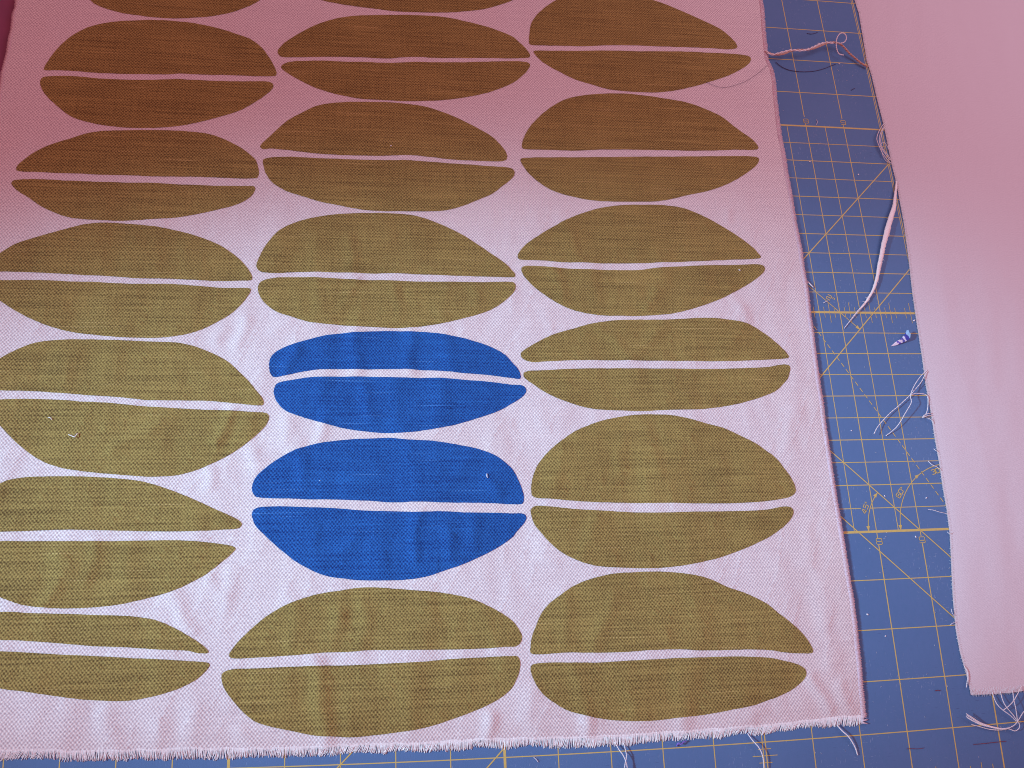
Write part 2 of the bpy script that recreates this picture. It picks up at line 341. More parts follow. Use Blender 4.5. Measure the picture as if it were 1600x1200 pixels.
CREASE = [ # photo px start, px end, height mm, half width inches
 ((462,548),(446,582),.30,.05),((552,525),(556,580),.32,.07),((642,520),(640,585),.25,.07),((700,535),(706,580),.16,.06),
 ((500,600),(508,655),.16,.07),((566,602),(580,650),.26,.05),((615,600),(624,672),.22,.08),((690,600),(684,660),.2,.09),((450,655),(446,690),.22,.05),((504,662),(498,690),.25,.04),((470,690),(452,705),.2,.05),
 ((466,705),(478,760),.24,.06),((535,700),(545,770),.16,.10),((640,700),(650,770),.12,.09),((740,712),(690,770),.16,.06),((766,744),(775,770),.2,.05),
 ((652,805),(646,875),.30,.045),((697,826),(706,868),.26,.05),((560,840),(500,880),.2,.06),((745,815),(735,860),.18,.06),((600,820),(590,890),.14,.10),
 ((494,1035),(512,1172),.55,.085),((462,940),(458,1010),.22,.07),((528,960),(520,1012),.26,.06),((570,945),(566,1010),.22,.07),((640,1050),(646,1140),.14,.10),((750,960),(742,1010),.16,.07),((765,968),(772,1012),.18,.05),
 ((366,640),(338,690),.34,.05),((252,662),(176,704),.22,.05),((330,735),(326,760),.24,.05),((398,705),(400,735),.2,.05),((296,560),(330,600),.12,.08),((385,500),(372,540),.24,.05),((350,515),(338,535),.18,.05),
 ((150,850),(138,905),.22,.05),((95,868),(112,905),.22,.05),((200,850),(204,900),.14,.06),((96,900),(72,945),.24,.05),((270,930),(300,985),.26,.05),((330,900),(352,950),.18,.05),((366,890),(352,930),.2,.05),
 ((165,1120),(178,1172),.32,.09),((110,1110),(100,1172),.22,.1),((300,1110),(292,1172),.26,.09),((250,1130),(240,1172),.22,.06),((380,1140),(392,1171),.2,.07),((60,1110),(40,1172),.14,.08),
 ((766,1120),(762,1157),.42,.05),((915,1125),(918,1154),.42,.055),((1062,1128),(1068,1145),.28,.05),((835,1075),(818,1120),.2,.06),
 ((875,335),(905,405),.18,.07),((865,420),(880,470),.2,.06),((925,420),(932,470),.16,.06),((990,440),(1010,480),.12,.08),((1030,455),(1010,480),.2,.04),((940,512),(985,560),.2,.05),((1040,510),(990,555),.16,.05),((1155,510),(1130,560),.1,.08),
 ((500,370),(490,430),.16,.08),((548,370),(552,430),.2,.05),((620,450),(624,500),.2,.05),((500,440),(494,505),.18,.06),((560,440),(520,500),.16,.05),((700,440),(690,490),.12,.08),((740,450),(752,490),.14,.06),
 ((880,925),(888,1000),.22,.08),((960,930),(930,1010),.2,.06),((1010,670),(1030,740),.14,.06),((975,680),(960,760),.14,.06),((900,680),(860,770),.14,.07),((930,810),(910,870),.15,.06),((1060,700),(1072,760),.1,.07),((900,1045),(912,1110),.22,.08),((980,1045),(990,1110),.14,.07),
 ((1268,1058),(1296,1112),.34,.05),((1312,1070),(1330,1110),.3,.05),((1190,1110),(1150,1135),.2,.06),((1240,640),(1228,700),.14,.06),((1270,800),(1262,880),.14,.07),((1195,850),(1230,900),.12,.07),((1140,450),(1165,500),.16,.05),((1160,480),(1152,500),.16,.04),((1235,520),(1245,600),.1,.07),
 ((430,520),(452,500),.14,.05),((1140,330),(1136,345),.2,.03),((540,1100),(548,1150),.12,.06),((1290,960),(1300,1040),.14,.07)]
CR = []
for a, c, hmm, wd in CREASE:
    A_, B_ = at([a, c], .0019); CR.append((A_, B_, hmm*.001, wd))
def h_cloth(x, y):
    x = np.asarray(x, float); y = np.asarray(y, float)
    amp = 1.0 - .62*sst(5.5, 9.5, y + .12*x)
    xs = x + .35*vn(x*.5+7, y*.6)
    h = .0021 + amp*(.00034*vn(xs*1.05+.22*y, y*.42+9) + .00029*vn(xs*2.3-.3*y+31, y*.85+4) + .00012*vn(x*4.2+.8*y+3, y*2.1) + .00013*(1-np.abs(vn(x*2.6-1.1*y+5, y*1.5+.4*x))*2.2).clip(0)**3)
    h = h + .00003*vn(x*9, y*8)
    for A_, B_, hm, wd in CR:
        d = B_-A_; L = np.linalg.norm(d); d = d/L
        s = (x-A_[0])*d[0]+(y-A_[1])*d[1]; q = (x-A_[0])*-d[1]+(y-A_[1])*d[0]
        q = q + .03*np.sin(s*7+hm*4e4)
        near = (np.abs(q) < wd*7) & (s > -wd*9) & (s < L+wd*9)
        if near.any() if hasattr(near, 'any') else near:
            e = np.exp(-(np.maximum(0, np.maximum(-s, s-L))/(wd*2.2))**2)
            h = h + hm*2.3*np.exp(-(q/(wd*1.5+.055))**2)*e
    h = np.maximum(h, .0008)
    # the cut edges sink to the mat
    dr = Rx(y)-x; dl = x-Lx(y); db = y-By(x)
    pr = np.sqrt(np.clip(1-(1-np.clip(dr/.17, 0, 1))**2, 0, 1)); pl = np.sqrt(np.clip(1-(1-np.clip(dl/.12, 0, 1))**2, 0, 1))
    pb = sst(-.05, .35, db)
    k = (.66+.34*pr)*(.3+.7*pl)*(.62+.38*pb)
    return h*k
def nrm(hf, x, y):
    e = .012
    gx = (hf(x+e, y)-hf(x-e, y))/(2*e*IN); gy = (hf(x, y+e)-hf(x, y-e))/(2*e*IN)
    n = np.c_[-gx, -gy, np.ones(len(gx))]; return n/np.linalg.norm(n, axis=1)[:,None]
def sheet(name, Lf, Rf, Bf, top, nx, ny, hf, mat_, parent, edge=.06, thick=.0012):
    s = np.linspace(0, 1, nx); s = np.where(s < 0.5, s, s)
    # denser columns near both edges
    s = .5-.5*np.cos(np.pi*s)*.12 - .5*(1-2*s)*.88
    S, T = np.meshgrid(s, np.linspace(0, 1, ny))
    y0 = -3.8+T*(top+3.8); X = Lf(y0)+(Rf(y0)-Lf(y0))*S
    for _ in range(3):
        Y = Bf(X)+(top-Bf(X))*T; X = Lf(Y)+(Rf(Y)-Lf(Y))*S
    x = X.ravel(); y = Y.ravel(); z = hf(x, y); N = nrm(hf, x, y)
    idx = np.arange(nx*ny).reshape(ny, nx)
    q = np.stack([idx[:-1,:-1], idx[:-1,1:], idx[1:,1:], idx[1:,:-1]], -1).reshape(-1, 4)
    V = np.c_[x*IN, y*IN, z]; F = q.tolist()
    # cut edge: short skirt down by the thickness of the cloth
    ring = list(idx[0,:]) + list(idx[1:,-1]) + list(idx[-1,-2::-1]) + list(idx[-2:0:-1,0])
    base = len(V); low = V[ring].copy(); low[:,2] = np.maximum(low[:,2]-thick, .00015)
    V = np.r_[V, low]; nn = N[ring].copy(); nn[:,2] = .3; nn /= np.linalg.norm(nn, axis=1)[:,None]; N = np.r_[N, nn]
    m_ = len(ring)
    for i in range(m_): j = (i+1) % m_; F.append((ring[j], ring[i], base+i, base+j))
    return mesh(name, V, F, mat_, parent, N)
fab = empty('printed_fabric', (-2*IN, 5*IN, 0), 'pale pink linen with rows of split olive ovals and two split blue ones', 'fabric')
sheet('cloth', Lx, Rx, By, TOP, 290, 300, h_cloth, M_CLOTH, fab)

# outlines of the printed half ovals, read off the photograph (pixels of the 1600 wide picture)
OVAL = [
('o',[(141,0),(147,5.5),(162,12.5),(187,20),(212,24),(250,28),(287,28.7),(325,26),(362,19.5),(387,11),(400,4.5),(412,-3),(425,-12),(435,-22),(428,-28),(300,-30),(120,-35),(108,-28),(120,-14)]),
('o',[(68.7,108.7),(72.5,100),(87.5,79),(107.5,60),(125,49),(147,40),(175,35),(212,32.5),(240,31.7),(275,33),(312,38),(345,45.5),(375,55.5),(390,61),(400,67.5),(410,76),(422,92),(430,107.5),(432.5,115),(430.5,118.7),(422,119.5),(400,119.5),(362,117.5),(325,117),(282,115.5),(262,116.7),(225,116),(175,115),(150,114),(112,111),(87,110),(71,110)]),
('o',[(63.7,125),(67.5,121),(82.5,119),(107.5,119),(125,120),(150,122.5),(175,124),(212,125),(245,125),(275,124),(300,125),(350,127),(400,127.5),(420,128.3),(426,131),(427.5,135),(425,140),(415,149),(400,159),(375,172.5),(350,181),(320,189),(287,196),(250,199.6),(225,200),(200,199.6),(162,196),(137,191),(112,182.5),(100,174.5),(87.5,164),(75,152.5),(67.5,142.5),(63.3,132.5)]),
('o',[(26,266),(27,260),(37.5,250),(57.5,236),(80,226),(107.5,217.5),(137.5,208.5),(170,204.5),(212,203.5),(250,203.5),(287,205),(325,209.5),(350,217.5),(375,230),(390,241),(400,251),(403.5,262),(404.5,270),(402,277.5),(397,278.5),(375,278.7),(350,278),(312,276.7),(275,276),(237,275.7),(212,274.5),(175,273.7),(137,272.5),(100,271),(62,269),(32,268)]),
('o',[(18,286),(22.5,282),(42.5,280.5),(75,280.7),(100,282.5),(150,284.5),(200,285.5),(237,286),(275,288),(325,290),(375,290.5),(395,290.7),(398.5,293),(397.5,299),(391,308),(375,317.5),(350,325),(312,333.7),(275,340),(237,343),(200,345),(162,345),(137,343.5),(107,340),(82,331),(62,321),(45,309),(30,300),(21,292)]),
('o',[(-28,421),(-12,404),(0,395.5),(25,381),(62,369),(100,359),(125,352.5),(150,349.2),(180,348.7),(212,351),(250,355.5),(287,363),(325,375),(350,387),(375,406),(387,420),(394,432.5),(392.5,438),(375,438.7),(332,438.7),(300,437.5),(262,435.7),(237,435.5),(212,435),(175,432),(125,429.5),(87,427.5),(37,425),(0,424.3),(-18,424.2),(-27,424)]),
('o',[(-25,441),(-10,437.5),(0,437.5),(37,437.5),(75,438),(112,440),(150,440.5),(175,442.5),(212,444),(237,443.7),(270,444),(312,447),(350,449.5),(375,450),(389,450.5),(392,452.5),(387.5,462.5),(375,477.5),(357,492.5),(325,510),(300,520),(275,525.5),(250,527.8),(225,528),(187,527),(150,523.5),(112,518.5),(75,509),(50,499),(25,486),(0,470),(-18,455)]),
('o',[(-32,592),(-15,572),(0,560),(17.5,550),(37.5,541),(62,534),(100,530.5),(137,530),(175,531.3),(212,532.8),(250,534.3),(282,536.3),(312,544),(350,561),(370,577.5),(390,597.5),(400,610),(407.5,619),(412,627.5),(410,633),(400,633.5),(375,631),(337,627),(312,625.7),(250,625.7),(225,625),(187,621),(150,618.7),(87,613.7),(50,611),(0,610),(-30,609),(-36,602)]),
('o',[(-30,640),(-32,630),(-20,625),(0,624),(50,623),(100,625),(125,627.5),(175,630),(212,634),(262,637),(300,639),(350,641),(400,644),(415,645),(420,650),(419,657.5),(412.5,667.5),(400,680),(375,700),(350,715),(312,732.5),(275,742.5),(237,745),(212,744),(175,741),(137,737.5),(100,732),(70,722.5),(45,707.5),(20,686),(0,665),(-18,650)]),
('o',[(-45,782),(-25,769),(0,756),(15,750),(37,746),(75,744.3),(112,744.3),(150,745.3),(187,748),(225,753),(262,764),(300,779),(337,796),(370,811),(377.5,818.7),(372.5,825),(350,827.5),(312,829.5),(275,830.5),(225,830),(162,828.7),(125,828),(87,828),(37,830),(0,831),(-40,832),(-56,826)]),
('o',[(-52,852),(-30,846),(0,845.5),(50,845.7),(100,845.7),(150,845.7),(212,845),(250,844),(287,844.5),(325,847.5),(357,851.7),(367.5,856),(364,862.5),(350,875),(325,895),(317.5,900),(287,916),(262,926),(225,936),(187,944.5),(150,948.7),(112,950.7),(75,950),(37,945.7),(15,938.7),(0,932.5),(-30,905)]),
('o',[(-60,978),(-45,963),(0,956),(50,958),(100,959),(150,961),(200,962.5),(225,965.5),(245,969.5),(275,982.5),(300,997),(317.5,1009),(326,1018.7),(321,1021),(307,1020),(295,1017),(250,1015),(212,1012.5),(187,1011),(150,1010),(120,1007.5),(75,1004),(25,1000.5),(0,1000),(-52,997)]),
('o',[(-60,1025),(-40,1017),(0,1017.5),(50,1020),(100,1023),(150,1025),(200,1028),(250,1030),(287,1032.5),(325,1035.5),(327.5,1040),(315,1055),(300,1066),(275,1077.5),(237,1088.7),(200,1095),(162,1095),(125,1092.5),(75,1086),(37,1080.5),(0,1075.7),(-45,1060)]),
('o',[(470,-12),(480,-6),(500,0),(512,3),(537,7.5),(562,11),(587,14),(612,17),(637,19),(675,20),(712,19.5),(750,15.5),(775,9.5),(800,1),(812,-6),(820,-16),(812,-24),(640,-26),(480,-26),(466,-20)]),
('o',[(434,82.5),(436,76),(447.5,65),(467.5,52.5),(490,41),(520,31),(550,25.5),(587,23.9),(625,23.5),(662,24.5),(700,28),(737,36),(762,42.5),(800,57),(812.5,67.5),(822.5,77.5),(828,86),(827,90),(815,90.7),(800,91.5),(750,90.7),(712,91),(675,91),(650,89),(625,90),(607,91.7),(575,90.5),(537,89.5),(512,89.5),(475,89.5),(440,89)]),
('o',[(439.5,106),(442.5,101),(455,96.7),(475,95.5),(512,95.5),(537,97),(575,97.5),(607,98.7),(625,98),(645,97),(675,98),(725,97.5),(762,96.7),(800,95.7),(822,97),(828,101),(826,107.5),(817.5,117.5),(800,130.5),(762,145),(725,152.5),(687,157.2),(637,158.5),(600,157),(562,154.5),(537,150),(512,144),(487,135),(465,123.7),(450,115)]),
('o',[(406.5,229),(410,223.7),(425,210),(450,188.7),(475,175),(495,166),(525,161),(562,159.7),(600,160.3),(637,162.6),(675,170),(712,183.7),(750,202.5),(770,215),(785,230),(792.5,243.7),(790,250.7),(777.5,252.5),(750,251.7),(712,250),(675,246),(645,243),(625,243),(600,244),(562,243.7),(525,242.5),(487,239.5),(450,235),(425,232.5),(410,232.5)]),
('o',[(411,250),(415,247.5),(432,245.7),(462,245.7),(487,247.5),(525,248.7),(562,250),(600,250.7),(637,250.7),(662,252.5),(712,256),(750,258.7),(775,260.5),(798,263),(803.5,268),(803,275),(797,282),(785,291),(770,302.5),(750,311),(725,321),(700,328),(675,330.4),(637,330.7),(600,330.6),(575,329),(550,325.5),(525,320.5),(500,315.5),(475,308),(450,300),(440,295),(425,285),(415,270),(411.5,257.5)]),
('o',[(401,417.5),(402,410),(410,392.5),(420,377.5),(437,360),(462,347.5),(500,338.5),(537,334.3),(575,333.3),(625,334.8),(650,337.8),(687,350),(725,368.7),(762,392.5),(790,412.5),(800,422.5),(804.5,428),(804,432.5),(795,433.5),(762,432.5),(712,431),(675,429.5),(650,428.7),(612,427),(587,427.5),(537,426.7),(500,425.7),(462,425.5),(437,427),(415,426.7),(405,423.7)]),
('o',[(403,450),(406,442.5),(415,437.5),(437,434),(475,433.7),(512,435),(562,437.5),(600,438),(650,440),(700,440.5),(750,441),(800,440.7),(804.5,444),(805.5,448),(804,454),(798,462),(782,475),(762,486),(725,497.5),(687,506),(650,511),(612,512.5),(575,511),(537,508.7),(500,506),(482,503.7),(457,496),(432,487.5),(415,475),(406,462.5)]),
('b',[(421,577.5),(421,565),(425,556),(435,547.5),(455,539),(482,531),(512,524),(550,520),(587,518),(625,517.5),(675,520),(712,526),(750,536),(775,546),(790,555),(800,566),(810,577.5),(813.7,588),(812,592),(800,590.5),(762,586),(725,583.7),(700,581),(662,578.7),(625,577),(575,577.5),(525,577),(495,578),(470,581.7),(445,587),(427.5,589),(423,585)]),
('b',[(427.5,612.5),(429,605),(432.5,599.5),(440,596.5),(457,593.7),(482,590),(525,588.7),(562,588.7),(612,590),(650,591),(687,591),(725,593.7),(775,597.5),(800,601),(815,602),(821,606),(822,612.5),(815,621),(800,630.5),(775,643.7),(750,652.5),(712,663.7),(675,671),(637,676),(607,677),(575,675),(540,670),(500,660),(470,651),(447.5,642.5),(432.5,627.5)]),
('b',[(393.5,763),(395,755),(400,745.5),(412,733.7),(430,720),(457,705),(475,698.7),(500,692.5),(537,687.5),(575,685.5),(612,684.5),(637,687),(675,689),(712,694.5),(745,701),(775,712.5),(795,727.5),(802,735),(810,750),(817.5,770),(818.5,780),(816,787),(800,788),(762,786),(700,785.5),(650,784),(612,785),(575,782.5),(525,780.5),(487,780.5),(450,779),(412,778),(400,776),(395,770)]),
('b',[(393.5,805),(395,798),(400,794),(410,792),(437,791),(462,792),(500,793),(537,795),(575,798),(612,798.7),(650,800),(687,799),(725,800.7),(762,801),(800,802),(817,802.5),(822.5,807.5),(820,816),(808,830),(800,840),(770,860),(725,881),(692,892.5),(670,900),(637,905.5),(600,907),(562,906.7),(537,904),(510,900),(487,891),(462,877.5),(437,857.5),(415,837.5),(400,822.5),(395,812)]),
('o',[(358,1024),(359,1020),(370,1005),(390,985),(400,976),(417,962.5),(445,946),(470,936),(500,927.5),(530,923),(555,919),(582,917.5),(612,919.5),(650,922.5),(687,925.7),(725,932.5),(750,941),(780,956),(800,970),(810,982.5),(815.5,995),(812.5,1005),(805,1010),(790,1010.7),(762,1013),(700,1015),(637,1015.5),(600,1015.7),(575,1016),(545,1018.7),(512,1019.5),(475,1022.5),(437,1025.5),(400,1027.5),(375,1029),(361,1028)]),
('o',[(346,1060),(347,1052.5),(355,1047.5),(370,1045),(400,1044.3),(450,1042),(500,1040),(550,1039.5),(587,1037.5),(625,1035.7),(662,1033.7),(700,1030),(737,1028),(775,1026),(800,1025),(808.7,1026),(812.5,1035),(811,1050),(805,1065),(798,1077),(775,1095),(737,1112.5),(700,1126),(662,1137.5),(625,1143.7),(587,1148.7),(550,1152),(525,1151),(487,1148.7),(450,1141),(425,1136),(400,1128),(382,1115),(362,1092.5),(350,1075)]),
('o',[(826.7,67.5),(827,55),(830,37.5),(837.5,25),(852.5,11),(870,0),(900,-8),(950,-13),(990,-9),(1020,0),(1050,11),(1087,27.5),(1112,38.7),(1130,48.7),(1145,62.5),(1152,72.5),(1150,76),(1137,77.5),(1112,75.7),(1075,74.5),(1037,73),(987,71.3),(950,71.3),(912,72.5),(875,71.7),(837,71),(829,70)]),
('o',[(833.7,81),(837.5,79.5),(862,79.5),(900,80),(950,79.5),(1000,80.5),(1050,80.7),(1087,82),(1125,83.7),(1155,85.5),(1170,88.7),(1173,92.5),(1170,100),(1155,110),(1137,118.7),(1100,131),(1075,137.5),(1050,142.5),(1025,144.7),(987,143.5),(950,139.5),(925,132.5),(900,125),(870,110),(850,98.7),(837.5,87.5)]),
('o',[(815.5,230),(816,222.5),(825,202.5),(840,185),(857.5,170),(882,156),(907,150),(945,146.5),(980,146.7),(1017,151),(1050,156),(1075,161),(1100,170),(1125,181),(1150,200),(1175,217.5),(1185,230),(1182.5,233.7),(1150,234),(1125,235),(1087,235.7),(1050,235),(1012,234.5),(975,234),(937,234),(900,235.7),(862,234.5),(825,233.7),(817.5,232.5)]),
('o',[(813,250),(816,247.5),(850,246),(900,246),(950,245.7),(1000,245),(1050,245),(1100,244.5),(1150,244),(1180,245),(1186,248.7),(1182.5,257.5),(1167,270),(1150,281),(1125,292.5),(1100,300),(1075,305),(1050,311),(1025,315),(987,315.7),(950,315),(920,312.5),(895,307.5),(868,300),(845,287.5),(827.5,272.5),(817.5,260)]),
('o',[(808.7,402.5),(810,396),(820,383.7),(837.5,371),(862,356),(887,342.5),(912,332.5),(940,324.5),(975,320.9),(1012,320.3),(1037,320.9),(1070,326),(1095,336),(1120,348.7),(1150,367.5),(1175,386),(1186,397.5),(1188.7,402.5),(1180,404.5),(1137,406),(1100,408),(1050,410),(1012,411),(950,411.7),(900,410.7),(875,410),(850,407.5),(812.5,406)]),
('o',[(814.5,422.5),(816,417.5),(825,415.7),(845,416),(870,418.7),(900,420.7),(950,422),(1000,421.7),(1025,418.7),(1075,416),(1112,414.5),(1150,413.7),(1182,413),(1192.5,415.5),(1195,421),(1190,428.7),(1175,440),(1150,455),(1125,467.5),(1087,481),(1050,490),(1012,493),(975,493.7),(937,492.5),(900,486),(875,476),(855,463.7),(835,448.7),(820,433.7)]),
('o',[(813.5,555),(815,550),(830,540),(862,523.7),(895,513.7),(925,505.5),(955,501),(1000,499.4),(1037,499.4),(1062,498.4),(1095,497),(1125,498.2),(1155,502.5),(1175,508.7),(1200,525),(1215,537.5),(1227.5,550),(1232.5,557.5),(1229,560),(1200,562),(1162,563.7),(1100,564.5),(1025,563.7),(950,563),(900,563),(850,565),(830,565.7),(817.5,561)]),
('o',[(818,587.5),(818.7,582.5),(827.5,579.5),(850,578.7),(900,576),(950,575.5),(1025,576),(1100,576.7),(1150,575.7),(1200,573.5),(1215,570.5),(1227.5,569.5),(1233.7,572.5),(1234,580),(1230,592.5),(1223,600.5),(1215,608.7),(1200,616.5),(1162,628.7),(1125,636),(1087,640),(1037,641),(1000,642.5),(962,641),(925,638.7),(887,628.7),(855,615),(832.5,600),(822,592.5)]),
('o',[(830,767.5),(830.5,755),(835,737.5),(842.5,722.5),(860,702.5),(882,685),(900,673),(925,662.5),(940,657.5),(962,652.5),(987,648.7),(1017,647.5),(1045,648.7),(1070,653),(1100,661),(1130,668.7),(1157,681),(1180,692.5),(1200,706.5),(1212.5,716),(1227.5,735),(1237.5,750),(1243,765),(1240,772.5),(1230,777.5),(1200,782.7),(1162,785.7),(1100,786.7),(1050,786),(1000,786),(962,785.5),(925,784.5),(887,782),(862,779.5),(837.5,778),(831,773.7)]),
('o',[(829,800),(830,795),(837.5,790.5),(862,791.7),(880,793.7),(900,795.7),(937,797.5),(962,799),(1000,800.7),(1050,800.7),(1087,799.5),(1125,799),(1175,798),(1200,796),(1217.5,792.5),(1232.5,791.7),(1239.5,797.5),(1237.5,807.5),(1227.5,820),(1215,830),(1200,840),(1162,857.5),(1125,871),(1087,880),(1050,885.7),(1012,888),(975,887),(937,885),(917,881),(900,875),(880,865),(862,851),(845,832.5),(834,817.5)]),
('o',[(829,1020),(828.7,1012),(831,995),(837.5,977.5),(845,960),(857.5,943.7),(875,930),(895,916),(920,905.5),(955,897),(990,894),(1030,893),(1060,895),(1092,900),(1112,906),(1137,917.5),(1162,926),(1187,937.5),(1200,945),(1215,957.5),(1232.5,971),(1250,986),(1262.5,1001),(1270,1015),(1268.7,1020),(1255,1021),(1230,1020),(1200,1015.7),(1162,1015),(1125,1016),(1087,1016),(1062,1014.5),(1037,1015),(1012,1016),(975,1018.7),(925,1020),(887,1019.5),(857,1021.7),(835,1022.5)]),
('o',[(829,1047.5),(830,1040),(837.5,1036.7),(862,1035),(900,1035),(937,1035),(975,1032.5),(1025,1030),(1062,1028),(1100,1027),(1150,1025.7),(1200,1027.5),(1225,1032.5),(1245,1037.5),(1257.5,1045),(1259.5,1052.5),(1255,1062.5),(1237.5,1077.5),(1215,1088.7),(1200,1094),(1175,1102.5),(1137,1110),(1100,1117),(1062,1121),(1025,1125.5),(1000,1126.7),(962,1125.5),(937,1122.5),(912,1117),(887,1110),(867,1098.7),(847.5,1083.7),(835,1065)]),
]
def inside(px, py, poly):
    r = np.zeros(len(px), bool); n = len(poly)
    for i in range(n):
        x1, y1 = poly[i]; x2, y2 = poly[(i+1) % n]
        if y1 == y2: continue
        c = ((y1 > py) != (y2 > py)) & (px < (x2-x1)*(py-y1)/(y2-y1)+x1); r ^= c
    return r
for kind_, pts in OVAL:
    q = smooth(pts, 5)
    q = q + RNG.uniform(-.22, .22, q.shape)              # ink edge steps from yarn to yarn
    poly = at(q, .0020)
    x0, y0 = poly.min(0); x1, y1 = poly.max(0); st = .066
    gx, gy = np.meshgrid(np.arange(x0, x1, st), np.arange(y0, y1, st)); gx = gx.ravel(); gy = gy.ravel()
    ins = inside(gx, gy, poly); gx, gy = gx[ins], gy[ins]
    P = [Vector(p_) for p_ in poly.tolist()] + [Vector((a, c)) for a, c in zip(gx.tolist(), gy.tolist())]
    r = delaunay_2d_cdt(P, [], [list(range(len(poly)))], 1, 1e-5)
    vx = np.array([v.x for v in r[0]]); vy = np.array([v.y for v in r[0]])
    z = h_cloth(vx, vy)+.00016
    F = [f if (vx[f[1]]-vx[f[0]])*(vy[f[2]]-vy[f[0]])-(vx[f[2]]-vx[f[0]])*(vy[f[1]]-vy[f[0]]) > 0 else f[::-1] for f in r[2]]
    o = mesh('printed_half_oval', np.c_[vx*IN, vy*IN, z], F, M_BLUE if kind_ == 'b' else M_OLIVE, fab, nrm(h_cloth, vx, vy))
    if kind_ == 'b': o['label'] = 'blue printed half oval'

# ------------------------------------------------------------------ threads
class Tubes:
    def __init__(s): s.V = []; s.F = []
    def add(s, P, r, sides=5, taper=0.0):
        """P: points in metres"""
        P = np.array(P, float); n = len(P); T = np.gradient(P, axis=0); T /= np.linalg.norm(T, axis=1)[:,None]+1e-12
        up = np.array([.12, .07, 1.0]); b0 = len(s.V)
        for i in range(n):
            a = np.cross(T[i], up); a /= np.linalg.norm(a)+1e-9; c = np.cross(a, T[i])
            ri = (r[i] if hasattr(r, '__len__') else r)*(1-taper*i/(n-1))
            for k in range(sides):
                w_ = 2*math.pi*k/sides; s.V.append(tuple(P[i]+ri*(math.cos(w_)*a+math.sin(w_)*c)))
        for i in range(n-1):
            for k in range(sides):
                k2 = (k+1) % sides; s.F.append((b0+i*sides+k, b0+i*sides+k2, b0+(i+1)*sides+k2, b0+(i+1)*sides+k))
        s.F.append(tuple(b0+k for k in range(sides))[::-1]); s.F.append(tuple(b0+(n-1)*sides+k for k in range(sides)))
    def done(s, name, mat_, parent=None): return mesh(name, s.V, s.F, mat_, parent)
ON_CLOTH = [False]
def path(px, zs, step=.0005):
    """photo pixels + heights (mm) -> smooth 3D polyline in metres"""
    px = np.array(px, float); n = len(px)
    zs = np.interp(np.linspace(0, 1, n), np.linspace(0, 1, len(zs)), zs)*.001
    if ON_CLOTH[0]:
        g_ = at(px, .002); zs = zs-.0018+h_cloth(g_[:,0], g_[:,1])+.0003
    xy = at(px, zs)*IN; q = smooth(np.c_[xy, zs], 8, closed=False)
    L = np.r_[0, np.cumsum(np.linalg.norm(np.diff(q, axis=0), axis=1))]; m_ = max(4, int(L[-1]/step))
    t = np.linspace(0, L[-1], m_); return np.c_[np.interp(t, L, q[:,0]), np.interp(t, L, q[:,1]), np.interp(t, L, q[:,2])]
def ply(tb, P, r, n=2, turns=650, amp=.62, fuzz=0, sides=5):
    """twisted thread of n plies along P"""
    T = np.gradient(P, axis=0); T /= np.linalg.norm(T, axis=1)[:,None]+1e-12
    up = np.array([.12, .07, 1.0]); L = np.r_[0, np.cumsum(np.linalg.norm(np.diff(P, axis=0), axis=1))]
    A = np.cross(T, up); A /= np.linalg.norm(A, axis=1)[:,None]; C = np.cross(A, T)
    for k in range(n):
        ph = L*turns*2*math.pi*.9+2*math.pi*k/n
        Q = P+(A*np.cos(ph)[:,None]+C*np.sin(ph)[:,None])*r*amp
        tb.add(Q, r*.62, sides)
    for _ in range(fuzz):
        i = random.randrange(2, len(P)-2); a = random.uniform(0, 6.28); l = random.uniform(.0006, .0016)
        d = A[i]*math.cos(a)+C[i]*abs(math.sin(a))*.7+T[i]*random.uniform(-.6, .6); e = d+T[i]*random.uniform(-.5, .5)
        tb.add([P[i], P[i]+d*l*.5, P[i]+d*l*.5+e*l*.5], r*.11, 3)
def thread(name, px, zs, r=.00022, mat_=None, parent=None, n=2, turns=650, fuzz=6, label=None, cat=None, group=None, more=()):
    tb = Tubes(); ply(tb, path(px, zs, .00028), r, n, turns, fuzz=fuzz)
    for p2, z2 in more: ply(tb, path(p2, z2, .00028), r, n, turns, fuzz=fuzz)
    V = np.array(tb.V)
    if parent is None:
        c = V.mean(0); c[2] = V[:,2].min(); tb.V = (V-c).tolist(); o = tb.done(name, mat_ or M_THREAD); o.location = c
        tag(o, label, cat or 'thread', group)
    else:
        o = tb.done(name, mat_ or M_THREAD, parent)
        if label: o['label'] = label
    return o

# bottom fringe: every loosened warp yarn, leaning a little with its neighbours
tb = Tubes()
for layer in (0, 1):
    xs = -11.0
    while xs < Rx(np.array(-3.75))-.02:
        yb = float(By(np.array(xs))); z0 = float(h_cloth(np.array([xs]), np.array([yb+.03]))[0])
        lean = -.055*vn(xs*1.3, 2.)+ .04*vn(xs*7, 5.)-.02+random.uniform(-.014, .014); ln = .14+.03*vn(xs*2.2, 8.)+random.uniform(-.03, .02)-.015*layer
        if random.random() < .04: ln *= .5
        zz_ = .00014+.00028*layer+random.uniform(0, .00012)
        P = [(xs*IN, (yb+.035)*IN, z0-.00005), ((xs+lean*.15)*IN, (yb-.01)*IN, z0*.8+.00005), ((xs+lean*.5)*IN, (yb-ln*.5)*IN, zz_+.0002), ((xs+lean+random.uniform(-.012, .012))*IN, (yb-ln)*IN, zz_)]
        tb.add(smooth(P, 2, False), random.uniform(.00013, .00020), 5, taper=.2)
        xs += random.choice([.014, .016, .018, .022, .026])
o = tb.done('bottom_fringe', M_THREAD, fab); o['kind'] = 'stuff'
